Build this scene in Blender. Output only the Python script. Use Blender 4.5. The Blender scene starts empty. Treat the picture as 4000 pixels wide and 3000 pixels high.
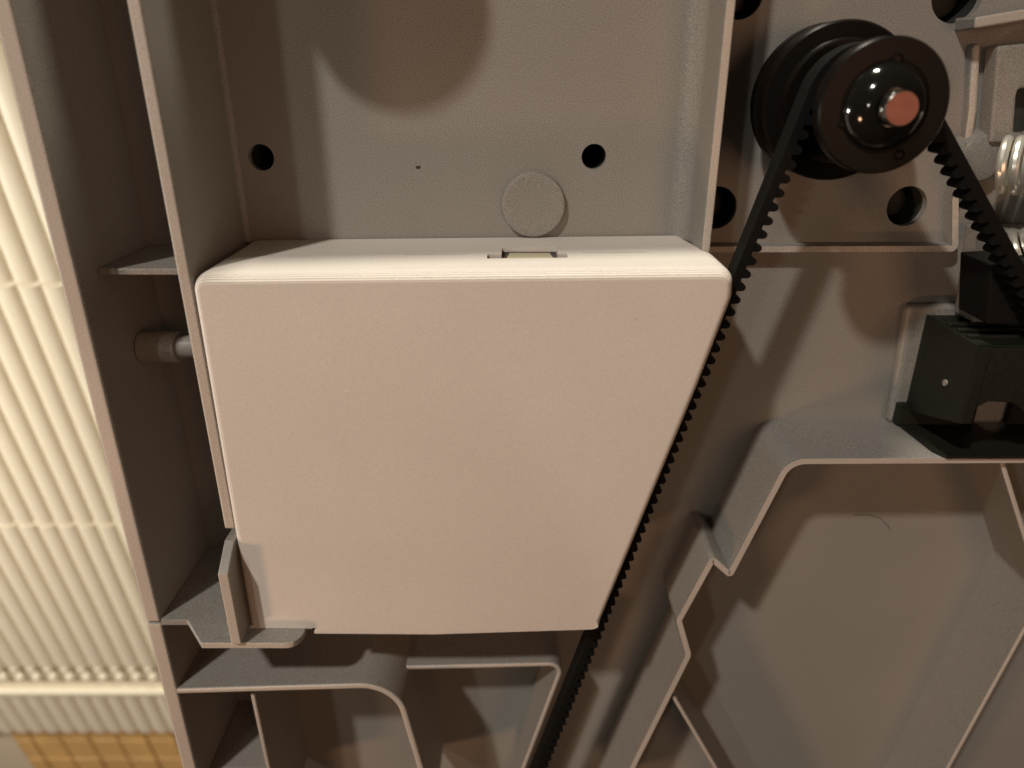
import bpy, bmesh, math, random
from mathutils import Vector, Matrix
from mathutils.geometry import tessellate_polygon

S = bpy.context.scene
COL = S.collection
R = math.radians
MM = 0.001
random.seed(7)

# ------------------------------------------------------------------ camera
FPX, CX, CY, TH = 2850.0, 2020.0, 1500.0, R(23.04)
DB = 210.0                       # distance camera foot -> back panel of the housing, in mm
cam_d = bpy.data.cameras.new('camera')
cam = bpy.data.objects.new('camera', cam_d)
COL.objects.link(cam)
cam.location = (0, -DB * MM, 0)
cam.rotation_euler = (R(90) - TH, 0, 0)
cam_d.sensor_width = 36
cam_d.lens = FPX / 4000 * 36
cam_d.shift_x = -0.005
cam_d.clip_start, cam_d.clip_end = 0.005, 50
cam_d.dof.use_dof = True
cam_d.dof.focus_distance = 0.196
cam_d.dof.aperture_fstop = 9.5
S.camera = cam

# ------------------------------------------------------------------ light
w = bpy.data.worlds.new('World'); S.world = w; w.use_nodes = True
bg = w.node_tree.nodes['Background']
bg.inputs[0].default_value = (1.0, 0.78, 0.58, 1)
bg.inputs[1].default_value = 0.022
S.view_settings.view_transform = 'Standard'
S.view_settings.look = 'None'
S.view_settings.gamma = 1
S.view_settings.exposure = 0.0

def lamp(name, loc, target, size, power, col):
    d = bpy.data.lights.new(name, 'AREA'); d.shape = 'DISK'; d.size = size
    d.energy = power; d.color = col
    o = bpy.data.objects.new(name, d); COL.objects.link(o)
    o.location = loc
    o.rotation_euler = (Vector(target) - Vector(loc)).to_track_quat('-Z', 'Y').to_euler()
    return o
TGT = Vector((0, 0, -0.08))
def lamp_dir(name, v, dist, size, power, col):
    return lamp(name, TGT + Vector(v).normalized() * dist, TGT, size, power, col)
lamp_dir('ceiling_lamp', (-0.70, -1.0, 1.28), 2.2, 0.11, 22.5, (1.0, 0.95, 0.87))
lamp_dir('ceiling_lamp', (-0.50, -1.0, 0.15), 1.0, 0.05, 0.55, (1.0, 0.93, 0.82))
lamp_dir('floor_lamp', (-1.1, -1.0, -0.64), 0.8, 0.11, 1.15, (1.0, 0.58, 0.35))
lamp_dir('warm_fill', (0.46, -1.0, 0.12), 0.8, 0.26, 0.66, (1.0, 0.55, 0.32))  # added soft fill to brighten the right half, not a known lamp
lamp('side_lamp', (-0.64, -0.035, -0.12), (-0.2, 0.1, -0.28), 0.08, 1.9, (1.0, 0.96, 0.86))
lamp('overhead_lamp', (0.02, 0.006, 0.45), (0.02, -0.03, -0.1), 0.05, 2.0, (1.0, 0.95, 0.80))

# ------------------------------------------------------------------ materials
def mat(name, col, rough=0.5, metal=0.0, grain=0.0, gscale=900, bump=0.0, spec=0.5, blotch=0.0, coat=0.0):
    m = bpy.data.materials.new(name); m.use_nodes = True
    nt = m.node_tree; b = nt.nodes['Principled BSDF']
    b.inputs['Base Color'].default_value = (*col, 1)
    b.inputs['Roughness'].default_value = rough
    b.inputs['Metallic'].default_value = metal
    b.inputs['Specular IOR Level'].default_value = spec
    b.inputs['Coat Weight'].default_value = coat
    tc = nt.nodes.new('ShaderNodeTexCoord')
    if grain > 0 or bump > 0:
        n = nt.nodes.new('ShaderNodeTexNoise'); n.inputs['Scale'].default_value = gscale
        n.inputs['Detail'].default_value = 3
        nt.links.new(tc.outputs['Object'], n.inputs['Vector'])
        n2 = nt.nodes.new('ShaderNodeTexNoise'); n2.inputs['Scale'].default_value = 22
        n2.inputs['Detail'].default_value = 4
        nt.links.new(tc.outputs['Object'], n2.inputs['Vector'])
        if grain > 0:
            mr = nt.nodes.new('ShaderNodeMapRange')
            mr.inputs[1].default_value, mr.inputs[2].default_value = 0.25, 0.75
            mr.inputs[3].default_value, mr.inputs[4].default_value = 1 - grain, 1 + grain
            nt.links.new(n.outputs['Fac'], mr.inputs[0])
            mr2 = nt.nodes.new('ShaderNodeMapRange')
            mr2.inputs[1].default_value, mr2.inputs[2].default_value = 0.3, 0.7
            mr2.inputs[3].default_value, mr2.inputs[4].default_value = 1 - blotch, 1 + blotch
            nt.links.new(n2.outputs['Fac'], mr2.inputs[0])
            mu = nt.nodes.new('ShaderNodeMath'); mu.operation = 'MULTIPLY'
            nt.links.new(mr.outputs[0], mu.inputs[0]); nt.links.new(mr2.outputs[0], mu.inputs[1])
            vm = nt.nodes.new('ShaderNodeVectorMath'); vm.operation = 'SCALE'
            vm.inputs[0].default_value = col
            nt.links.new(mu.outputs[0], vm.inputs['Scale'])
            nt.links.new(vm.outputs[0], b.inputs['Base Color'])
        if bump > 0:
            bp = nt.nodes.new('ShaderNodeBump'); bp.inputs['Strength'].default_value = bump
            bp.inputs['Distance'].default_value = 0.0002
            nt.links.new(n.outputs['Fac'], bp.inputs['Height'])
            nt.links.new(bp.outputs[0], b.inputs['Normal'])
    return m

M = {}
M['grey'] = mat('grey_plastic', (0.300, 0.278, 0.248), 0.48, grain=0.46, gscale=3300, bump=0.0, blotch=0.03)
M['rim'] = mat('lit_rim_plastic', (0.56, 0.49, 0.42), 0.38, grain=0.25, gscale=3000, bump=0.05, blotch=0.08)  # grey plastic made paler: brightness of the rims put into the colour
M['white'] = mat('printed_plastic', (0.80, 0.73, 0.655), 0.52, grain=0.09, gscale=3000, bump=0.02, blotch=0.03)
M['clip'] = mat('clip_plastic', (0.70, 0.62, 0.42), 0.5, grain=0.04)
M['pocket'] = mat('pocket_shade', (0.12, 0.10, 0.09), 0.7, grain=0.1)  # shade inside the case's cut-outs, painted as a dark fill
M['rubber'] = mat('belt_rubber', (0.007, 0.0065, 0.006), 0.65, grain=0.25, gscale=1200, bump=0.3, spec=0.15)
M['black'] = mat('pulley_plastic', (0.007, 0.0055, 0.0045), 0.34, grain=0.2, gscale=1200, bump=0.03, spec=0.10)
M['gloss'] = mat('dome_plastic', (0.008, 0.007, 0.006), 0.10, spec=0.6)
M['block'] = mat('block_plastic', (0.014, 0.015, 0.010), 0.5, grain=0.25, gscale=900, bump=0.2, spec=0.3)
M['spring'] = mat('spring_wire', (0.82, 0.79, 0.70), 0.28, metal=0.6)
M['steel'] = mat('bright_steel', (0.75, 0.72, 0.66), 0.18, metal=1.0)
M['copper'] = mat('copper_end', (0.36, 0.145, 0.105), 0.5, metal=0.5, grain=0.12, gscale=500)
M['cream'] = mat('cream_paint', (0.84, 0.78, 0.62), 0.5, grain=0.02, gscale=200)
M['wall'] = mat('wall_paint', (0.74, 0.65, 0.48), 0.7, grain=0.02, gscale=200)
M['tile'] = mat('tile_glaze', (0.78, 0.49, 0.19), 0.5, grain=0.06, gscale=60, blotch=0.1)
M['grout'] = mat('tile_grout', (0.42, 0.24, 0.08), 0.8, grain=0.06, gscale=60)
M['hole'] = mat('hole_shade', (0.03, 0.03, 0.026), 0.7, grain=0.15)  # grey plastic darkened: the shade deep in the holes is painted
M['speck'] = mat('dirt_speck', (0.05, 0.04, 0.03), 0.8)
M['dust'] = mat('pale_chip', (0.85, 0.80, 0.72), 0.6)

# ------------------------------------------------------------------ helpers
def U(px, py, D):
    """photo point on the plane D mm in front of the camera foot -> (x, z) in mm"""
    u = (px - CX) / FPX; v = (CY - py) / FPX
    y = math.cos(TH) + v * math.sin(TH); z = -math.sin(TH) + v * math.cos(TH)
    return (u / y * D, z / y * D)
def UL(pts, D): return [U(x, y, D) for x, y in pts]
def W(x, z, D): return (x * MM, (D - DB) * MM, z * MM)

def link(name, bm, m, parent=None, smooth=False, bevel=0.0, seg=2, angle=40, rim=None):
    bmesh.ops.remove_doubles(bm, verts=bm.verts, dist=1e-7)
    bmesh.ops.recalc_face_normals(bm, faces=bm.faces)
    me = bpy.data.meshes.new(name); bm.to_mesh(me); bm.free()
    me.materials.append(m)
    o = bpy.data.objects.new(name, me); COL.objects.link(o)
    if parent: o.parent = parent
    if smooth:
        for p in me.polygons: p.use_smooth = True
        me.set_sharp_from_angle(angle=R(35))
    if rim is not None:                     # light on the rims, painted as a paler tone
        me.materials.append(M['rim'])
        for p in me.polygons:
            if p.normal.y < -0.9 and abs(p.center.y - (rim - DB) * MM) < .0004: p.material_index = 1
    if bevel > 0:
        md = o.modifiers.new('bevel', 'BEVEL'); md.width = bevel * MM; md.segments = seg
        md.limit_method = 'ANGLE'; md.angle_limit = R(angle)
        md.harden_normals = False
    return o
def thing(name, label, cat, loc=(0, 0, 0), group=None):
    o = bpy.data.objects.new(name, None); COL.objects.link(o); o.location = loc
    o.empty_display_size = 0.01
    o['label'] = label; o['category'] = cat
    if group: o['group'] = group
    return o

def prism(bm, outline, D0, D1, holes=(), back=True, dissolve=True):
    """outline (x,z) mm; front at D0 (nearer), back at D1"""
    loops = [outline] + list(holes)
    tri = tessellate_polygon([[Vector((x, z, 0)) for x, z in l] for l in loops])
    flat = [p for l in loops for p in l]
    vf = [bm.verts.new(W(x, z, D0)) for x, z in flat]
    vb = [bm.verts.new(W(x, z, D1)) for x, z in flat]
    for t in tri:
        if len(set(t)) < 3: continue
        try:
            bm.faces.new([vf[i] for i in t])
            if back: bm.faces.new([vb[i] for i in reversed(t)])
        except ValueError: pass
    k = 0
    for l in loops:
        n = len(l)
        for i in range(n):
            a, b = k + i, k + (i + 1) % n
            try: bm.faces.new([vf[a], vf[b], vb[b], vb[a]])
            except ValueError: pass
        k += n
    if dissolve: bmesh.ops.dissolve_limit(bm, angle_limit=R(0.5), verts=bm.verts, edges=bm.edges)

def circle(cx, cz, r, n=40):
    return [(cx + r * math.cos(2 * math.pi * i / n), cz + r * math.sin(2 * math.pi * i / n)) for i in range(n)]

def rounded(pts, n=7):
    """pts: (x, z, r) closed polygon with corner radii"""
    out = []; N = len(pts)
    for i in range(N):
        x, z, r = pts[i]
        p = Vector((x, z)); a = Vector(pts[i - 1][:2]); b = Vector(pts[(i + 1) % N][:2])
        if r <= 0: out.append((x, z)); continue
        da = (a - p).normalized(); db = (b - p).normalized()
        ang = da.angle(db); t = min(r / math.tan(ang / 2), (a - p).length * .49, (b - p).length * .49)
        r2 = t * math.tan(ang / 2)
        c = p + (da + db).normalized() * (r2 / math.sin(ang / 2))
        s = p + da * t; e = p + db * t
        a0 = math.atan2(s.y - c.y, s.x - c.x); a1 = math.atan2(e.y - c.y, e.x - c.x)
        d = (a1 - a0 + math.pi) % (2 * math.pi) - math.pi
        for k in range(n + 1):
            q = a0 + d * k / n
            out.append((c.x + r2 * math.cos(q), c.y + r2 * math.sin(q)))
    return out

def rounded_line(pts, n=8):
    """open polyline (x, z, r) with rounded corners"""
    out = [pts[0][:2]]
    for i in range(1, len(pts) - 1):
        x, z, r = pts[i]
        p = Vector((x, z)); a = Vector(pts[i - 1][:2]); b = Vector(pts[i + 1][:2])
        if r <= 0: out.append((x, z)); continue
        da = (a - p).normalized(); db = (b - p).normalized()
        ang = da.angle(db); t = min(r / math.tan(ang / 2), (a - p).length * .49, (b - p).length * .49)
        r2 = t * math.tan(ang / 2)
        c = p + (da + db).normalized() * (r2 / math.sin(ang / 2))
        s = p + da * t; e = p + db * t
        a0 = math.atan2(s.y - c.y, s.x - c.x); a1 = math.atan2(e.y - c.y, e.x - c.x)
        d = (a1 - a0 + math.pi) % (2 * math.pi) - math.pi
        for k in range(n + 1):
            q = a0 + d * k / n
            out.append((c.x + r2 * math.cos(q), c.y + r2 * math.sin(q)))
    out.append(pts[-1][:2])
    return out

def offset_line(pts, d):
    out = []
    for i, p in enumerate(pts):
        p = Vector(p)
        t1 = (p - Vector(pts[i - 1])).normalized() if i > 0 else None
        t2 = (Vector(pts[i + 1]) - p).normalized() if i < len(pts) - 1 else None
        t1 = t1 or t2; t2 = t2 or t1
        n1 = Vector((-t1.y, t1.x)); n2 = Vector((-t2.y, t2.x))
        m = (n1 + n2)
        m = m.normalized() if m.length > 1e-6 else n1
        k = max(0.35, m.dot(n1))
        q = p + m * (d / k)
        out.append((q.x, q.y))
    return out
def offset_loop(pts, d, low=1.0):
    """inward offset for a closed counter-clockwise or clockwise loop (positive shrinks)"""
    area = sum(pts[i - 1][0] * pts[i][1] - pts[i][0] * pts[i - 1][1] for i in range(len(pts)))
    sgn = 1 if area > 0 else -1
    out = []; n = len(pts)
    for i in range(n):
        p = Vector(pts[i]); a = Vector(pts[i - 1]); b = Vector(pts[(i + 1) % n])
        t1 = (p - a).normalized(); t2 = (b - p).normalized()
        n1 = Vector((-t1.y, t1.x)); n2 = Vector((-t2.y, t2.x))
        m = (n1 + n2).normalized(); k = max(0.5, m.dot(n1))
        wz = max(0.0, min(1.0, (m.y * sgn - .35) / .4))        # edges that face down are inset by low * d only
        q = p + m * (sgn * d / k * (1 - (1 - low) * wz)); out.append((q.x, q.y))
    return out

def rib(name, line, th, D0, D1, parent, bevel=0.6):
    """upright web along line (x,z): rim at D0, foot at D1, built as quads so the rim bevels cleanly"""
    a = offset_line(line, th / 2); b = offset_line(line, -th / 2)
    fa = offset_line(line, th / 2 + 0.25); fb = offset_line(line, -th / 2 - 0.25)
    bm = bmesh.new()
    n = len(line)
    va = [bm.verts.new(W(*p, D0)) for p in a]; vb = [bm.verts.new(W(*p, D0)) for p in b]
    wa = [bm.verts.new(W(*p, D1)) for p in fa]; wb = [bm.verts.new(W(*p, D1)) for p in fb]
    for i in range(n - 1):
        bm.faces.new([va[i], va[i + 1], vb[i + 1], vb[i]])
        bm.faces.new([va[i + 1], va[i], wa[i], wa[i + 1]])
        bm.faces.new([vb[i], vb[i + 1], wb[i + 1], wb[i]])
    bm.faces.new([va[0], vb[0], wb[0], wa[0]]); bm.faces.new([vb[-1], va[-1], wa[-1], wb[-1]])
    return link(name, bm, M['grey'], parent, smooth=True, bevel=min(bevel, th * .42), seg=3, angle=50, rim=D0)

def lathe(bm, cx, cz, prof, n=72):
    """prof: (D, r) mm round the axis that runs out of the panel"""
    rings = []
    for D, r in prof:
        if r < 1e-4: rings.append([bm.verts.new(W(cx, cz, D))])
        else: rings.append([bm.verts.new(W(cx + r * math.cos(2 * math.pi * i / n), cz + r * math.sin(2 * math.pi * i / n), D)) for i in range(n)])
    for A, B in zip(rings, rings[1:]):
        if len(A) == 1 and len(B) == 1: continue
        for i in range(n):
            j = (i + 1) % n
            if len(A) == 1: bm.faces.new([A[0], B[i], B[j]])
            elif len(B) == 1: bm.faces.new([A[i], B[0], A[j]])
            else: bm.faces.new([A[i], B[i], B[j], A[j]])

def tube(bm, pts, r, n=10, cap=True):
    rings = []; prev = None
    for i, p in enumerate(pts):
        p = Vector(p)
        t = (Vector(pts[min(i + 1, len(pts) - 1)]) - Vector(pts[max(i - 1, 0)])).normalized()
        if prev is None:
            a = t.orthogonal().normalized()
        else:
            a = (prev - t * prev.dot(t)).normalized()
        prev = a; b = t.cross(a)
        rings.append([bm.verts.new(p + (a * math.cos(2 * math.pi * k / n) + b * math.sin(2 * math.pi * k / n)) * r) for k in range(n)])
    for A, B in zip(rings, rings[1:]):
        for k in range(n):
            bm.faces.new([A[k], A[(k + 1) % n], B[(k + 1) % n], B[k]])
    if cap: bm.faces.new(rings[0]); bm.faces.new(rings[-1])

def box(bm, x0, x1, z0, z1, D0, D1):
    prism(bm, [(x0, z0), (x1, z0), (x1, z1), (x0, z1)], D0, D1)

def cut(o, cutters):
    """boolean difference, baked"""
    for c in cutters:
        md = o.modifiers.new('cut', 'BOOLEAN'); md.object = c; md.operation = 'DIFFERENCE'; md.solver = 'EXACT'
    dg = bpy.context.evaluated_depsgraph_get(); dg.update()
    me = bpy.data.meshes.new_from_object(o.evaluated_get(dg))
    o.modifiers.clear(); o.data = me
    for c in cutters:
        bpy.data.objects.remove(c)

# ------------------------------------------------------------------ background: ribbed panel, wall, tiles
TILT = R(10.4)                   # the housing leans: the room's vertical runs away downwards
BG_O = Vector(W(*U(300, 2000, 430), 430))
def bgp(a, b, c=0.0):
    """a along x, b along the room's down direction, c towards the viewer (mm) from the reference point"""
    dn = Vector((0, math.sin(TILT), -math.cos(TILT))); nr = Vector((0, -math.cos(TILT), -math.sin(TILT)))
    return BG_O + Vector((1, 0, 0)) * a * MM + dn * b * MM + nr * c * MM
def bg_of(px, py, c=0.0):
    """where a photo point meets the background plane -> (a, b)"""
    u = (px - CX) / FPX; v = (CY - py) / FPX
    d = Vector((u, math.cos(TH) + v * math.sin(TH), -math.sin(TH) + v * math.cos(TH)))
    nr = Vector((0, -math.cos(TILT), -math.sin(TILT))); dn = Vector((0, math.sin(TILT), -math.cos(TILT)))
    o = Vector(cam.location); p0 = BG_O + nr * c * MM
    t = (p0 - o).dot(nr) / d.dot(nr); p = o + d * t
    q = p - BG_O
    return q.x / MM, q.dot(dn) / MM
def bbox(bm, a0, a1, b0, b1, c0, c1):
    vs = [bm.verts.new(bgp(a, b, c)) for a in (a0, a1) for b in (b0, b1) for c in (c0, c1)]
    for f in ((0, 1, 3, 2), (4, 6, 7, 5), (0, 4, 5, 1), (2, 3, 7, 6), (0, 2, 6, 4), (1, 5, 7, 3)):
        bm.faces.new([vs[i] for i in f])

seam1 = bg_of(100, 1118)[1]; seam2 = bg_of(250, 2060)[1]
bar_b = bg_of(300, 2715)[1]; low_b = bg_of(300, 2872)[1]; kn_b = bg_of(300, 2655)[1]
A0, A1 = -190, 95
pan = thing('ribbed_panel', 'cream ribbed panel out of focus at the left, beyond the grey housing', 'panel', bgp(0, low_b, 0))
def local(o, root):
    o.parent = root; o.matrix_parent_inverse = Matrix.Translation(root.location).inverted(); return o
bm = bmesh.new(); bbox(bm, A0, A1, -330, low_b, -14, -6)
local(link('backing', bm, M['cream']), pan)
PITCH = 14.0
def reed(b0, b1, r, c):
    """one upright half-round rib of the panel"""
    bm = bmesh.new(); n = 14
    prof = [(-PITCH / 2, -6.2)] + [(-PITCH / 2 * math.cos(math.pi * k / n), -6 + 4.2 * math.sin(math.pi * k / n) ** 0.8) for k in range(n + 1)] + [(PITCH / 2, -6.2)]
    rows = [[bm.verts.new(bgp(a, b, cc)) for a, cc in prof] for b in (b0, b1)]
    for i in range(len(prof) - 1):
        bm.faces.new([rows[0][i], rows[0][i + 1], rows[1][i + 1], rows[1][i]])
    bm.faces.new(rows[0]); bm.faces.new(rows[1][::-1])
    return link('reed', bm, M['cream'], None, smooth=True)
rows = [(-330, seam1 - 1.2), (seam1 + 1.2, seam2 - 1.0), (seam2 + 1.0, kn_b - 13), (bar_b + 4.5, low_b - 0.5)]
knob = None
for (b0, b1) in rows:
    proto = None
    for k in range(int((A1 - A0) / PITCH)):
        a = A0 + PITCH * (k + .5)
        if proto is None:
            proto = reed(b0, b1, PITCH * 0.44, -5.0); o = proto
            local(o, pan); o.location.x += a * MM
        else:
            o = proto.copy(); COL.objects.link(o); o.location.x = proto.location.x + (a - A0 - PITCH * .5) * MM
bm = bmesh.new(); bbox(bm, A0, A1, bar_b - 3.0, bar_b + 3.2, -6, 0)
local(link('rail', bm, M['cream'], None, bevel=1.2), pan)
bm = bmesh.new(); bbox(bm, A0, A1, seam1 - 1.2, seam1 + 1.2, -6, -3.2)
local(link('seam', bm, M['cream'], None), pan)
bm = bmesh.new(); bbox(bm, A0, A1, seam2 - 1.0, seam2 + 1.0, -6, -3.2)
local(link('seam', bm, M['cream'], None), pan)
first = None
for k in range(int((A1 - A0) / PITCH)):
    a = A0 + PITCH * (k + .5)
    if first is None:
        bm = bmesh.new()
        bmesh.ops.create_uvsphere(bm, u_segments=14, v_segments=8, radius=PITCH * .30 * MM, matrix=Matrix.Translation(bgp(a, kn_b + 2.2, -5)))
        first = link('stud', bm, M['cream'], None, smooth=True); local(first, pan)
        low = first.copy(); COL.objects.link(low); low.location = low.location + bgp(0, -12, 0.5) - bgp(0, 0, 0); firsts = [first, low]
    else:
        for f_ in firsts:
            o = f_.copy(); COL.objects.link(o); o.location.x += (a - A0 - PITCH * .5) * MM

bm = bmesh.new(); bbox(bm, -700, 600, -600, 700, -26, -15)
wall = link('wall', bm, M['wall']); wall['kind'] = 'structure'

ts = thing('tile_strip', 'orange glazed tile strip below the cream ribbed panel at the bottom left', 'tiles', bgp(0, low_b + 30, 0))
tl = bg_of(70, 2885, -12)[0]
bm = bmesh.new(); bbox(bm, tl - 1, A1, low_b + 0.3, low_b + 150, -14.5, -10)
local(link('grout_bed', bm, M['grout']), ts)
tb = [bg_of(500, y, -9)[1] for y in (2874, 2893, 2957, 3024)]
thh = tb[3] - tb[2]
tw = bg_of(575, 2894, -9)[0] - bg_of(463, 2894, -9)[0]
edges = [(low_b + 1.0, tb[1] - 1.2)] + [(tb[1] + thh * k, tb[1] + thh * (k + 1) - 2.2) for k in range(4)]
for (b0, b1) in edges:
    x = tl + 0.8
    for k in range(9):
        wdt = (tw * .62 if k == 0 else tw) - 2.0
        bm = bmesh.new(); bbox(bm, x, x + wdt, b0, b1, -10.2, -8.9 + random.uniform(-.25, .25))
        local(link('tile', bm, M['tile'], None, bevel=0.4), ts)
        x += wdt + 2.0
        if x > A1: break

# ------------------------------------------------------------------ grey housing
hs = thing('machine_housing', 'grey moulded plastic machine housing with upright ribs, filling the picture', 'housing')
XO = -106.6                     # inner side of the outer wall
DRO = 173.0                     # rim level of the outer wall
DR = 169.0                      # rim level of the tall walls
DH = 184.0                      # rim level of the ribs right of the belt
hole_px = [(1020, 615, 3.55), (2320, 612, 3.4),
           (2795, 812, 6.0), (3542, 806, 5.6), (2890, -28, 6.2), (3742, -20, 6.6)]
holes = [(*U(x, y, DB), r) for x, y, r in hole_px]
bm = bmesh.new()
prism(bm, [(XO - 3, -335), (215, -335), (215, 70), (XO - 3, 70)], DB, DB + 2.5, [circle(x, z, r, 44) for x, z, r in holes], dissolve=False)
link('back_panel', bm, M['grey'], hs)
for i, (x, z, r) in enumerate(holes):
    bm = bmesh.new()
    lathe(bm, x, z, [(DB + 2.4, r + .9), (DB + 2.4, r + .05), (DB + 26, r * .92), (DB + 26, 0)], 44)
    link('screw_socket', bm, M['hole'], hs, smooth=True)
    if r > 4:                        # sunk screw head with a cross slot
        bm = bmesh.new(); lathe(bm, x, z, [(DB + 12, r * .80), (DB + 9.2, r * .80), (DB + 8.4, r * .70), (DB + 8.0, 0)], 32)
        link('sunk_screw', bm, M['block'], hs, smooth=True)

# tall walls
def wall_x(name, x0, x1, z0, z1, D0, D1, bev=0.5):
    bm = bmesh.new(); box(bm, x0, x1, z0, z1, D0, D1)
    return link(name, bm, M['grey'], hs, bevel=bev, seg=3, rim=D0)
zL = U(880, 2080, DR)[1]
# left wall: its lower end climbs to the bracket upright
bm = bmesh.new()
def side_prism(bm, prof, x0, x1):
    """prof: (z, D) outline in the side view, extruded along x"""
    a = [bm.verts.new(W(x0, z, D)) for z, D in prof]; b = [bm.verts.new(W(x1, z, D)) for z, D in prof]
    bm.faces.new(a); bm.faces.new(b[::-1])
    for i in range(len(prof)):
        j = (i + 1) % len(prof)
        bm.faces.new([a[i], b[i], b[j], a[j]])
side_prism(bm, [(70, DB), (70, DR + 1.6), (zL, DR + 1.6), (zL, DB)], -81.2, -78.2)
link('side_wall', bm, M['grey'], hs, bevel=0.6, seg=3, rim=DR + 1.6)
wall_x('outer_wall', XO - 4.7, XO, -335, U(560, 2436, DRO)[1], DRO, DB, 0.8)
wall_x('outer_wall', XO - 4.6, XO - .1, U(560, 2432, DRO)[1], 70, DRO, DB, 0.8)
zP = U(2742, 990, 190)[1]
wall_x('partition_wall', 48.4, 50.7, zP, 70, 190, DB, 0.4)
def fillet(name, x, sx, r, z0, z1):
    """soft moulded corner between the back panel and an upright wall at x"""
    prof = [(x + sx * (-.02), DB + .02), (x + sx * r, DB + .02)] + [(x + sx * (r - r * math.sin(q)), DB - (r - r * math.cos(q))) for q in [math.pi / 2 * k / 8 for k in range(9)]] + [(x - sx * .02, DB - r)]
    bm = bmesh.new()
    a = [bm.verts.new(W(px, z0, D)) for px, D in prof]; b = [bm.verts.new(W(px, z1, D)) for px, D in prof]
    bm.faces.new(a); bm.faces.new(b[::-1])
    for i in range(len(prof)):
        j = (i + 1) % len(prof); bm.faces.new([a[i], b[i], b[j], a[j]])
    return link(name, bm, M['grey'], hs, smooth=True)
fillet('corner_fillet', 48.4, -1, 5.0, zP, 70)
fillet('corner_fillet', -78.2, 1, 1.6, -44.5, 70)

bm = bmesh.new()
plan_pts = [(XO, DB), (XO, 185.5), (-80, 187), (12, 193), (48, 195.2), (110, 200), (215, 206), (215, DB)]
def plan_prism(bm, prof, z0, z1):
    """prof: (x, D) outline seen from above, extruded along z"""
    a = [bm.verts.new(W(x, z0, D)) for x, D in prof]; b = [bm.verts.new(W(x, z1, D)) for x, D in prof]
    bm.faces.new(a); bm.faces.new(b[::-1])
    for i in range(len(prof)):
        j = (i + 1) % len(prof)
        bm.faces.new([a[i], b[i], b[j], a[j]])
plan_prism(bm, plan_pts, 70, 73)
link('top_shade_edge', bm, M['grey'], hs)  # out of view, added and shaped to cut off the overhead light
# bracket upright and shelf
zs = U(960, 2488, 165)[1]
zt = U(890, 2090, 172)[1]; zm = U(868, 2225, 164)[1]
bm = bmesh.new()
side_prism(bm, [(zt, DB), (zt, 169.5), (zm, 162.0), (zs, 162.0), (zs, DB)], -81.3, -78.5)
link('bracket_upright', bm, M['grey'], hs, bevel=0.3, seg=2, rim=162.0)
zsh = U(640, 2434, DRO)[1] + 0.5
SHELF_TOP = zsh + .7
bm = bmesh.new()
def plan_prism(bm, prof, z0, z1):
    """prof: (x, D) outline seen from above, extruded along z"""
    a = [bm.verts.new(W(x, z0, D)) for x, D in prof]; b = [bm.verts.new(W(x, z1, D)) for x, D in prof]
    bm.faces.new(a); bm.faces.new(b[::-1])
    for i in range(len(prof)):
        j = (i + 1) % len(prof)
        bm.faces.new([a[i], b[i], b[j], a[j]])
xa, xb = U(735, 2440, DRO)[0], U(795, 2505, 165)[0]
xe = U(1188, 2460, 168)[0]
prof = [(XO, DB), (XO, DRO), (xa, DRO), (xb, 163.4)] 
prof += [(xe - 4.5 + 4.5 * math.sin(q), 167.9 - 4.5 * math.cos(q)) for q in [math.pi / 2 * k / 6 for k in range(7)]]
prof += [(xe, DB)]
plan_prism(bm, prof, zsh - 1.4, zsh + .7)
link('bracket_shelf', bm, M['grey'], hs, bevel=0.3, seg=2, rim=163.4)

# channel between outer wall and side wall: cross rib, peg
bm = bmesh.new(); z = U(560, 1062, 182)[1]
box(bm, XO, -81.2, z - .85, z + .85, 182, DB)
link('rib', bm, M['grey'], hs, bevel=0.3)
bm = bmesh.new(); cx, cz = U(640, 1378, 190)
def rod_x(bm, x0, x1, z, D, r, n=28):
    pts = [Vector(W(x0, z, D)), Vector(W(x1, z, D))]
    tube(bm, pts, r * MM, n)
rod_x(bm, XO, -96.0, cz, 195, 4.6)
link('peg', bm, M['grey'], hs, smooth=True, bevel=0.4)
bm = bmesh.new(); rod_x(bm, -96.2, -81.2, cz, 195, 3.3)
link('peg_pin', bm, M['grey'], hs, smooth=True)

# raised round plug and an unseen disc on a stem, added to cast a round shadow
px_, pz_ = U(2083, 800, DB - 1)
bm = bmesh.new(); lathe(bm, px_, pz_, [(DB, 9.1), (DB - 0.3, 9.05), (DB - 1.7, 8.9), (DB - 2.1, 8.7), (DB - 2.25, 8.3), (DB - 2.2, 7.9), (DB - 2.1, 0)], 80)
link('round_plug', bm, M['grey'], hs, smooth=True)
bm = bmesh.new(); lathe(bm, -57.5, 62, [(DB, 5), (173, 5), (172.6, 22.1), (172, 22.5), (169.4, 22.5), (169, 22), (169, 0)], 64)
link('shadow_disc', bm, M['grey'], hs, smooth=True)
sp = U(1633, 653, DB - .2)
bm = bmesh.new()
bmesh.ops.create_icosphere(bm, subdivisions=2, radius=.55 * MM, matrix=Matrix.Translation(W(*sp, DB)) @ Matrix.Diagonal((1.3, .4, .8, 1)))
for v in bm.verts: v.co += Vector((random.uniform(-1, 1), 0, random.uniform(-1, 1))) * .00014
link('dirt_speck', bm, M['speck'], hs)

hp = [(3336, 2012), (3390, 2010), (3432, 2022), (3462, 2046), (3478, 2072)]
bm = bmesh.new(); tube(bm, [Vector(W(*U(x, y, DB - .15), DB - .15)) for x, y in hp], .00007, 6)
link('stray_hair', bm, M['speck'], hs)
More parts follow.
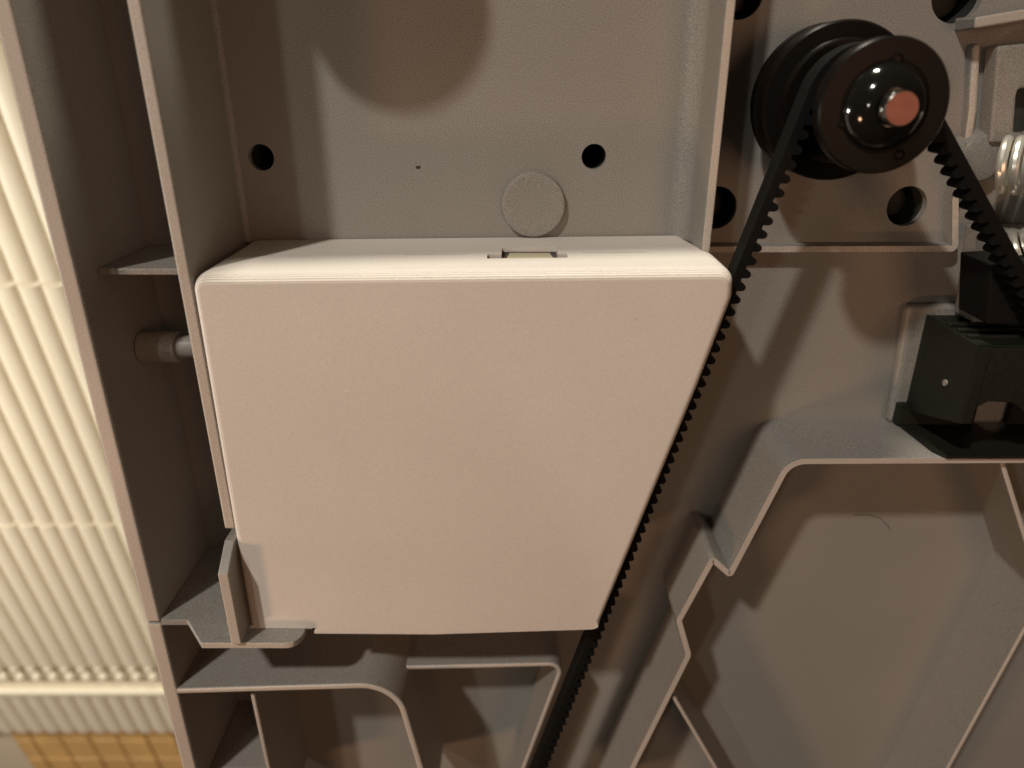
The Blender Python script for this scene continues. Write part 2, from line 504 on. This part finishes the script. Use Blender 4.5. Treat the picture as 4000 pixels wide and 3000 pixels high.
# lower left ribs
line = rounded_line([(XO - .5, U(700, 2702, DRO)[1], 0), (*U(1545, 2678, DRO), 13.0), (*U(1642, 3000, DRO), 0), (*U(1680, 3260, DRO), 0)], 14)
rib('rib', line, 2.0, DRO, DB, hs)
line = [U(985, 2712, 177), U(1047, 3000, 177), U(1100, 3260, 177)]
rib('rib', line, 1.4, 177, DB, hs)
z = U(900, 3012, 180)[1]
rib('rib', [(XO, z), (U(1040, 3012, 180)[0], z)], 1.8, 180, DB, hs)
line = rounded_line([(*U(1590, 2612, 187), 0), (*U(2200, 2596, 187), 3.6), (*U(2046, 3000, 187), 0), (*U(1930, 3280, 187), 0)], 8)
line[0] = (U(1605, 2850, 187)[0] - 3, line[0][1])
rib('rib', line, 1.6, 187, DB, hs)

# ribs right of the belt
line = rounded_line([(*U(4180, 1797, DH), 0), (*U(3085, 1803, DH), 6.5), (*U(2852, 2246, DH), .5), (*U(2784, 2186, DH), .5), (*U(2652, 2425, DH), 2.5), (*U(2690, 2560, DH), 4.0), (*U(2470, 3000, DH), 0), (*U(2350, 3250, DH), 0)], 8)
rib('rib', line, 1.75, DH, DB, hs)
line = [U(2630, 2722, 186), U(2795, 3000, 186), U(2960, 3290, 186)]
rib('rib', line, 1.3, 186, DB, hs)
line = rounded_line([(*U(3915, 1803, 186), 0), (*U(4078, 2330, 186), 5), (*U(3700, 3012, 186), 0), (*U(3540, 3280, 186), 0)], 8)
rib('rib', line, 1.5, 186, DB, hs)

# upper right: low ledge, its corner, ridges, spring lug
DL = DB - 4.5
line = rounded_line([(50.7, U(2790, 975, DL)[1], 0), (*U(3732, 972, DL), 1.0), (*U(3733, 780, DL), 0), (*U(3790, 560, DL), 0)], 4)
rib('ridge', line, 1.7, DL, DB, hs)
line = [U(3790, 92, 203), U(4150, 32, 203)]
rib('ridge', line, 2.6, 201, DB, hs, .5)
line = [U(3822, 170, 207), U(3808, 430, 207), U(3790, 560, 207)]
rib('ridge', line, 2.2, 207.5, DB, hs, 1.2)
# raised column at the right edge with a dark slot
ol = [U(3900, 180, 204), U(4300, 140, 204), U(4300, 560, 204), U(3868, 560, 204)]
slot = rounded([(*U(3975, 345, 204), 1.2), (*U(4060, 345, 204), 1.2), (*U(4050, 520, 204), 1.2), (*U(3962, 520, 204), 1.2)], 4)
bm = bmesh.new(); prism(bm, ol, 204, DB, [slot]); link('raised_column', bm, M['grey'], hs, bevel=0.8, seg=3, angle=60)
bm = bmesh.new(); prism(bm, offset_loop(slot, -.2), 208.5, DB); link('slot_floor', bm, M['hole'], hs)
# lug that carries the upper spring
lx, lz = U(3835, 618, 206)
bm = bmesh.new(); lathe(bm, lx, lz, [(DB, 7.4), (207, 6.6), (205.6, 5.8), (205.2, 4.8), (205.2, 0)], 48)
link('spring_lug', bm, M['grey'], hs, smooth=True)
# raised step round the black block
DP = 206.0
ol = [U(3548, 1196, DP), U(3800, 1190, DP), U(3842, 985, DP), U(4250, 985, DP), U(4250, 1655, DP), U(3470, 1655, DP)]
bm = bmesh.new(); prism(bm, ol, DP, DB)
link('raised_pad', bm, M['grey'], hs, bevel=1.6, seg=3, angle=60)
ol = [U(3852, 900, 196), U(4260, 900, 196), U(4260, 1262, 196), U(3800, 1262, 196)]
bm = bmesh.new(); prism(bm, ol, 196, DP)
link('raised_step', bm, M['grey'], hs, bevel=.6, seg=2, angle=60)

# ------------------------------------------------------------------ white printed box
bx = thing('printed_case', 'off-white 3D-printed plastic case wedged between the grey wall and the toothed belt', 'case')
DF, DS, DK = 169.2, 188.6, 209.4
ref = 172.5
px = [(752, 1062, 4.2), (2862, 1040, 7.0), (2858, 1150, 9.0), (2723, 1500, 40), (2338, 2430, 3.6), (1700, 2450, 0), (1238, 2464, 1.2), (1224, 2434, .4), (984, 2426, 1.2)]
pts_ = [(*U(x, y, ref), r) for x, y, r in px]
pts_[-1] = (pts_[-1][0], SHELF_TOP + .05, 1.2)          # the case stands on the bracket shelf
pts_[-2] = (pts_[-2][0], SHELF_TOP - .15, .4)
pts_[-3] = (pts_[-3][0], SHELF_TOP - 2.0, 1.2)
out = rounded(pts_, 9)
def dens(pts, step=4.0):
    o = []
    for i in range(len(pts)):
        a = Vector(pts[i]); b = Vector(pts[(i + 1) % len(pts)])
        n = max(1, int((b - a).length / step))
        for k in range(n):
            q = a.lerp(b, k / n); o.append((q.x, q.y))
    return o
out = dens(out)
def loft(bm, loops, cap_first=True, cap_last=True):
    rows = [[bm.verts.new(W(x, z, D)) for x, z in l] for l, D in loops]
    n = len(rows[0])
    for A, B in zip(rows, rows[1:]):
        for i in range(n):
            bm.faces.new([A[i], A[(i + 1) % n], B[(i + 1) % n], B[i]])
    if cap_first: bm.faces.new(rows[0])
    if cap_last: bm.faces.new(rows[-1][::-1])
# stepped printed fillet: layers get wider towards the body
loops = []
def fil(q):                     # q 0..1 along the rounded front edge
    return 2.4 * (1 - math.sin(q * math.pi / 2)) ** 1.0, DF + 4.6 * (1 - math.cos(q * math.pi / 2))
LAYERS = [0, .16, .32, .46, .58, .69, .79, .88, .95, 1.0]
for a_, b_ in zip(LAYERS, LAYERS[1:]):
    g = max(0.0, .30 * (1 - a_ * 1.25))            # printed layer lines, deepest near the front face
    w_ = (b_ - a_)
    for f_, dep in ((.10, 0), (.5, 0), (.80, 0), (.90, g), (.97, g)):
        ins, D = fil(a_ + w_ * f_)
        nx, ny = math.sin((1 - a_) * math.pi / 2), math.cos((1 - a_) * math.pi / 2)
        if a_ == 0 and f_ == .10: loops.append((offset_loop(out, fil(0)[0], .1), DF))
        loops.append((offset_loop(out, ins + dep * .8, .1), D + dep * .6))
loops.append((out, DF + 4.7))
loops.append((out, DS))
bm = bmesh.new(); loft(bm, loops)
lid = link('lid', bm, M['white'], bx)
bm = bmesh.new(); sh = offset_loop(out, .12)
loft(bm, [(sh, DS), ([(x - 3.6 * max(0, min(1, (x - 10) / 40)), z) for x, z in sh], DK)])
shell = link('back_shell', bm, M['white'], bx)
# cut-outs in the top face
ztop = U(1800, 1005, 189)[1]
zt_l, zt_r = ztop - 3.2, ztop + 3.2
def cutter(x0, x1, D0, D1, dep):
    bm = bmesh.new(); box(bm, x0, x1, ztop - dep, ztop + 4, D0, D1)
    return link('cutter', bm, M['white'])
def top_x(pxx, D): return U(pxx, 1005, D)[0]
c1 = (top_x(1905, 188.6), top_x(2212, 188.6))
cut(lid, [cutter(c1[0], c1[1], 183.2, 190, 3.0), cutter(top_x(1578, DS), top_x(1835, DS), DS - .5, DS + .5, 2.6), cutter(top_x(2268, DS), top_x(2520, DS), DS - .5, DS + .5, 2.6)])
cut(shell, [cutter(top_x(1960, 192), top_x(2176, 192), 187, 196.0, 3.0), cutter(top_x(1578, DS), top_x(1835, DS), DS - .6, DS + .55, 2.6), cutter(top_x(2268, DS), top_x(2520, DS), DS - .6, DS + .55, 2.6)])
for o in (lid, shell):
    for p in o.data.polygons: p.use_smooth = True
    o.data.set_sharp_from_angle(angle=R(25))
# clip inside the cut-out
xm0, xm1 = c1
xl0, xl1 = xm0 + 4.1, xm1 - 2.9
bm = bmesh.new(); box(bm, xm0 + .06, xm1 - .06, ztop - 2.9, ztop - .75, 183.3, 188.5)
link('clip_shade', bm, M['pocket'], bx)
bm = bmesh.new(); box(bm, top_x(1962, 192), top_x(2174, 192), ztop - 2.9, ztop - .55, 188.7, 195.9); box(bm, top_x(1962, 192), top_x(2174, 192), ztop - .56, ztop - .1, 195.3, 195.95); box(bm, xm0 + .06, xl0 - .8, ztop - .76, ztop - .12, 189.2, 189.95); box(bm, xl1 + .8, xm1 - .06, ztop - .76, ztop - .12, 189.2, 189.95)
link('clip_shade', bm, M['pocket'], bx)  # dark inserts standing in for shade round the clip
bm = bmesh.new()
plan_prism(bm, [(xl0, 183.4), (xl1, 183.4), (xl1 + .5, 186.0), (xl1 - .5, 188.0), (xl1 - 1.2, 193.8), (xl0 + 1.5, 193.8), (xl0 + .9, 188.0), (xl0 - .4, 186.0)], ztop - 2.6, ztop + .12)
link('clip', bm, M['clip'], bx, bevel=.18)
for dx in (2.2, 6.6):
    bm = bmesh.new(); box(bm, xl0 + dx, xl0 + dx + 3.4, ztop - 1.6, ztop - .30, 194.6, 195.2)
    link('clip_tab', bm, M['clip'], bx, bevel=.1)
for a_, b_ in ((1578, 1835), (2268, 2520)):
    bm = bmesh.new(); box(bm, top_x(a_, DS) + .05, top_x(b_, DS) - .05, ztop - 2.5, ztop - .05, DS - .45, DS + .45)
    link('slot_shade', bm, M['pocket'], bx)  # slot filled with a dark strip as painted shade
# scuffs and chips on the front face
for (x, y, r, m) in ((1356, 1530, .35, 'dust'), (1472, 1838, .25, 'dust'), (1815, 1522, .18, 'dust'), (1130, 1690, .3, 'dust'), (2482, 1246, .26, 'clip'), (2430, 1386, .22, 'clip'), (2060, 1300, .2, 'dust')):
    bm = bmesh.new()
    bmesh.ops.create_icosphere(bm, subdivisions=1, radius=r * MM, matrix=Matrix.Translation(W(*U(x, y, DF), DF)) @ Matrix.Rotation(random.uniform(0, 3), 4, 'Y') @ Matrix.Diagonal((1.9, .35, .7, 1)))
    link('chip', bm, M[m], bx)

# ------------------------------------------------------------------ pulley
PX, PZ = 78.0, -6.5
pl = thing('drive_pulley', 'black double-flanged drive pulley at the upper right, with a copper-coloured shaft end', 'pulley', W(PX, PZ, DB))
def P(name, prof, m, seg=72, bev=0):
    bm = bmesh.new(); lathe(bm, PX, PZ, prof, seg)
    o = link(name, bm, M[m], None, smooth=True); o.parent = pl
    o.matrix_parent_inverse = Matrix.Translation(pl.location).inverted(); return o
P('rear_flange', [(DB, 9), (201, 9), (200.6, 17.9), (200, 18.3), (196.5, 18.3), (196, 17.9), (195.4, 17.9), (194.9, 18.3), (190, 18.3), (189.3, 17.8), (188.6, 14.4), (188.0, 14.0), (186.5, 13.9), (186.2, 8)], 'black', 96)
P('hub', [(190, 10.2), (169, 10.2)], 'black')
P('front_flange', [(169.6, 8), (169.5, 13.5), (169.2, 13.8), (166.0, 13.8), (165.5, 13.4), (165.4, 9.4), (165.6, 9.2), (165.6, 0)], 'black', 96)
P('hub_dome', [(165.45, 9.0), (164.9, 8.8), (163.6, 8.0), (162.4, 6.9), (161.5, 5.7), (161.0, 4.6), (160.8, 3.9), (161.6, 3.75), (161.6, 0)], 'gloss')
P('shaft', [(163, 3.6), (158.5, 3.6), (157.9, 3.45), (157.8, 3.3)], 'steel')
P('shaft_end', [(157.76, 3.25), (157.76, 1.2), (157.76, 0)], 'copper')
for (x, y) in ((3507, 228), (3292, 482), (3512, 604)):
    hx, hz = U(x, y, 165.4)
    bm = bmesh.new(); lathe(bm, hx, hz, [(165.5, 1.15), (165.1, 1.1), (165.0, .9), (165.35, .7), (165.4, 0)], 24)
    o = link('screw_head', bm, M['black'], None, smooth=True); o.parent = pl
    o.matrix_parent_inverse = Matrix.Translation(pl.location).inverted()

# ------------------------------------------------------------------ toothed belt
bt = thing('timing_belt', 'black rubber toothed belt running over the pulley and down beside the white case', 'belt')
BD0, BD1 = 176.0, 182.0
STR, TOOTH = 2.3, 1.9
RO = 13.2; RI = RO - STR
C = Vector((PX, PZ))
def tangent(pt, r, side):
    """tangent point on the pulley circle from pt"""
    d = Vector(pt) - C; L = d.length; a = math.acos(r / L); b = math.atan2(d.y, d.x)
    q = b + side * a
    return C + Vector((math.cos(q), math.sin(q))) * r
tipL = Vector(U(2142, 3000, 176)); tipL0 = Vector(U(2770, 1486, 176))
dirL = (tipL - tipL0).normalized(); nL = Vector((dirL.y, -dirL.x))
if nL.x > 0: nL = -nL
B1 = tipL + nL * (STR + TOOTH) + dirL * 40
B2 = Vector(U(3984, 1042, 177)); B2 = B2 + (B2 - Vector(U(3733, 598, 177))) * 1.2
T1 = tangent(B1, RO, -1); T2 = tangent(B2, RO, 1)
if T1.x > T2.x: T1, T2 = tangent(B1, RO, 1), tangent(B2, RO, -1)
t1 = tangent(B1, RO, -1); t1b = tangent(B1, RO, 1); T1 = t1 if t1.x < t1b.x else t1b
t2 = tangent(B2, RO, -1); t2b = tangent(B2, RO, 1); T2 = t2 if t2.x > t2b.x else t2b
a1 = math.atan2(T1.y - C.y, T1.x - C.x); a2 = math.atan2(T2.y - C.y, T2.x - C.x)
if a1 < a2: a1 += 2 * math.pi
path = [B1.lerp(T1, k / 30) for k in range(31)]
path += [C + Vector((math.cos(a1 + (a2 - a1) * k / 40), math.sin(a1 + (a2 - a1) * k / 40))) * RO for k in range(1, 40)]
path += [T2.lerp(B2, k / 14) for k in range(15)]
path = [(p.x, p.y) for p in path]
inner = offset_line(path, -STR)
# choose the side that faces the pulley
mid = len(path) // 2
if (Vector(inner[45]) - C).length > RO: inner = offset_line(path, STR)
bm = bmesh.new()
loop = path + inner[::-1]
n = len(path)
vf0 = [bm.verts.new(W(*p, BD0)) for p in path]; vf1 = [bm.verts.new(W(*p, BD0)) for p in inner]
vb0 = [bm.verts.new(W(*p, BD1)) for p in path]; vb1 = [bm.verts.new(W(*p, BD1)) for p in inner]
for i in range(n - 1):
    bm.faces.new([vf0[i], vf0[i + 1], vf1[i + 1], vf1[i]]); bm.faces.new([vb0[i], vb1[i], vb1[i + 1], vb0[i + 1]])
    bm.faces.new([vf0[i], vb0[i], vb0[i + 1], vf0[i + 1]]); bm.faces.new([vf1[i], vf1[i + 1], vb1[i + 1], vb1[i]])
bm.faces.new([vf0[0], vf1[0], vb1[0], vb0[0]]); bm.faces.new([vf0[-1], vb0[-1], vb1[-1], vf1[-1]])
link('strap', bm, M['rubber'], bt, bevel=.2)
bm = bmesh.new()
tp = [(-1.25, 0.1), (-1.1, -.35), (-.95, -1.1), (-.6, -1.65), (0, -TOOTH), (.6, -1.65), (.95, -1.1), (1.1, -.35), (1.25, 0.1)]
f = [bm.verts.new((x * MM, (BD0 + .05 - DB) * MM, z * MM)) for x, z in tp]; b = [bm.verts.new((x * MM, (BD1 - .05 - DB) * MM, z * MM)) for x, z in tp]
bm.faces.new(f); bm.faces.new(b[::-1])
for i in range(len(tp)):
    j = (i + 1) % len(tp); bm.faces.new([f[i], b[i], b[j], f[j]])
tooth = link('tooth', bm, M['rubber'], bt, smooth=True)
acc = 0; step = 3.38; firstt = True
for i in range(n - 1):
    a = Vector(inner[i]); b_ = Vector(inner[i + 1]); L = (b_ - a).length
    if L < 1e-6: continue
    while acc <= L:
        p = a.lerp(b_, acc / L); t = (b_ - a).normalized()
        q = Vector(path[i]).lerp(Vector(path[i + 1]), acc / L)
        up = (q - p).normalized()                 # local +z points to the outer side
        o = tooth if firstt else tooth.copy()
        if not firstt: COL.objects.link(o)
        firstt = False
        ang = math.atan2(up.x, up.y)
        o.matrix_local = Matrix.Translation((p.x * MM, 0, p.y * MM)) @ Matrix.Rotation(ang, 4, 'Y')
        acc += step
    acc -= L

# ------------------------------------------------------------------ springs
def spring(start, axis, length, r, wire, pitch, label):
    st = Vector(start); ax = Vector(axis).normalized()
    o = thing('coil_spring', label, 'spring', st, 'coil springs at the right edge')
    e1 = ax.orthogonal().normalized(); e2 = ax.cross(e1)
    n = int(length / pitch * 26); pts = []
    for k in range(n + 1):
        q = 2 * math.pi * k / 26
        pts.append(ax * (length * MM * k / n) + (e1 * math.cos(q) + e2 * math.sin(q)) * r * MM)
    bm = bmesh.new(); tube(bm, pts, wire * MM, 10)
    link('coil', bm, M['spring'], o, smooth=True)
    return o
spring(W(*U(3912, 645, 197), 197), (.74, -0.66, 0.04), 34, 6.4, 1.2, 2.75, 'upper bright steel coil spring at the right edge, beside the belt')
spring(W(*U(3968, 985, 194), 194), (.70, -0.58, .42), 34, 4.8, 1.1, 2.6, 'lower bright steel coil spring at the right edge, partly behind the belt')

# ------------------------------------------------------------------ black block
bk = thing('black_block', 'dark black-green plastic mounting block at the right edge, above the long rib', 'block', W(120.5, -92, DP))
def bl(o):
    o.parent = bk; o.matrix_parent_inverse = Matrix.Translation(bk.location).inverted(); return o
X0, ZT, ZB = 120.6, -65.4, -92.0
bm = bmesh.new(); side_prism(bm, [(ZT, DP), (ZT, 178.2), (ZB + 4.4, 178.2), (ZB - 4.5, DP)], X0, X0 + 3)
bl(link('side_plate', bm, M['block'], None, bevel=.3))
bm = bmesh.new(); box(bm, X0 + 3, X0 + 42, ZT - 2.5, ZT - .05, 179.5, DP)
bl(link('top_plate', bm, M['block'], None, bevel=.3))
arch = [(X0 + 3, ZT - .4), (X0 + 42, ZT - .4), (X0 + 42, ZB + 7), (X0 + 16, ZB + 8), (X0 + 13, ZB + 10.5), (X0 + 6, ZB + 11), (X0 + 3, ZB + 9)]
bm = bmesh.new(); prism(bm, arch, 178.4, 182)
bl(link('front_plate', bm, M['block'], None, bevel=.3))
bm = bmesh.new(); box(bm, X0 + 3.2, X0 + 42, ZB + 11, ZT - 2.6, 196, DP)
bl(link('rear_web', bm, M['block'], None, bevel=.3))
zf = U(3600, 1799, DH)[1] + 0.95
def on_z(x, y, z):
    u = (x - CX) / FPX; v = (CY - y) / FPX
    yy = math.cos(TH) + v * math.sin(TH); zz = -math.sin(TH) + v * math.cos(TH)
    D = z / (zz / yy); return (u / yy * D, D)
prof = [on_z(x, y, zf + .8) for x, y in ((3445, 1566), (3500, 1648), (3640, 1755), (3700, 1783), (4250, 1783), (4250, 1655), (3942, 1655), (3936, 1668), (3885, 1690), (3850, 1680), (3815, 1655), (3480, 1610))]
prof = [(x, min(D, DB - .3)) for x, D in prof]
tri = tessellate_polygon([[Vector((x, D, 0)) for x, D in prof]])
bm = bmesh.new()
va = [bm.verts.new(W(x, zf + .8, D)) for x, D in prof]; vb_ = [bm.verts.new(W(x, zf + .05, D)) for x, D in prof]
for t in tri:
    bm.faces.new([va[i] for i in t]); bm.faces.new([vb_[i] for i in reversed(t)])
for i in range(len(prof)):
    j = (i + 1) % len(prof); bm.faces.new([va[i], vb_[i], vb_[j], va[j]])
bl(link('dark_plate', bm, M['block'], None))  # thin dark plate over the rib top, notched at its back edge
for a_, b_ in ((3508, 3812), (3944, 4250)):
    p0, p1 = U(a_, 1575, 205), U(b_, 1575, 205)
    bm = bmesh.new(); box(bm, p0[0], p1[0], zf + .9, p0[1], 203.5, DB - .4)
    bl(link('dark_strip', bm, M['block'], None, bevel=.3))  # dark strips on the panel, either side of a gap
sx = Vector(W(X0, -80, 189))
bm = bmesh.new(); tube(bm, [sx, sx + Vector((-.0005, 0, 0))], .0009, 16)
bl(link('rivet', bm, M['grey'], None))
for k, dd in enumerate((184.5, 189.5, 194.5)):
    bm = bmesh.new(); box(bm, X0 + .4, X0 + 40, ZT - .1, ZT + 1.0, dd, dd + 1.8)
    bl(link('top_ridge', bm, M['block'], None, bevel=.25))
# black arm above the block
am = thing('black_bracket', 'matte black plastic bracket above the dark block at the right edge, where the belt ends', 'arm', W(128, -50, 196))
ol = [U(3868, 1030, 182), U(4260, 1010, 182), U(4260, 1270, 182), U(3856, 1268, 182)]
bm = bmesh.new(); prism(bm, ol, 182, 195.9)
o = link('bracket_body', bm, M['rubber'], None, bevel=.6); o.parent = am; o.matrix_parent_inverse = Matrix.Translation(am.location).inverted()
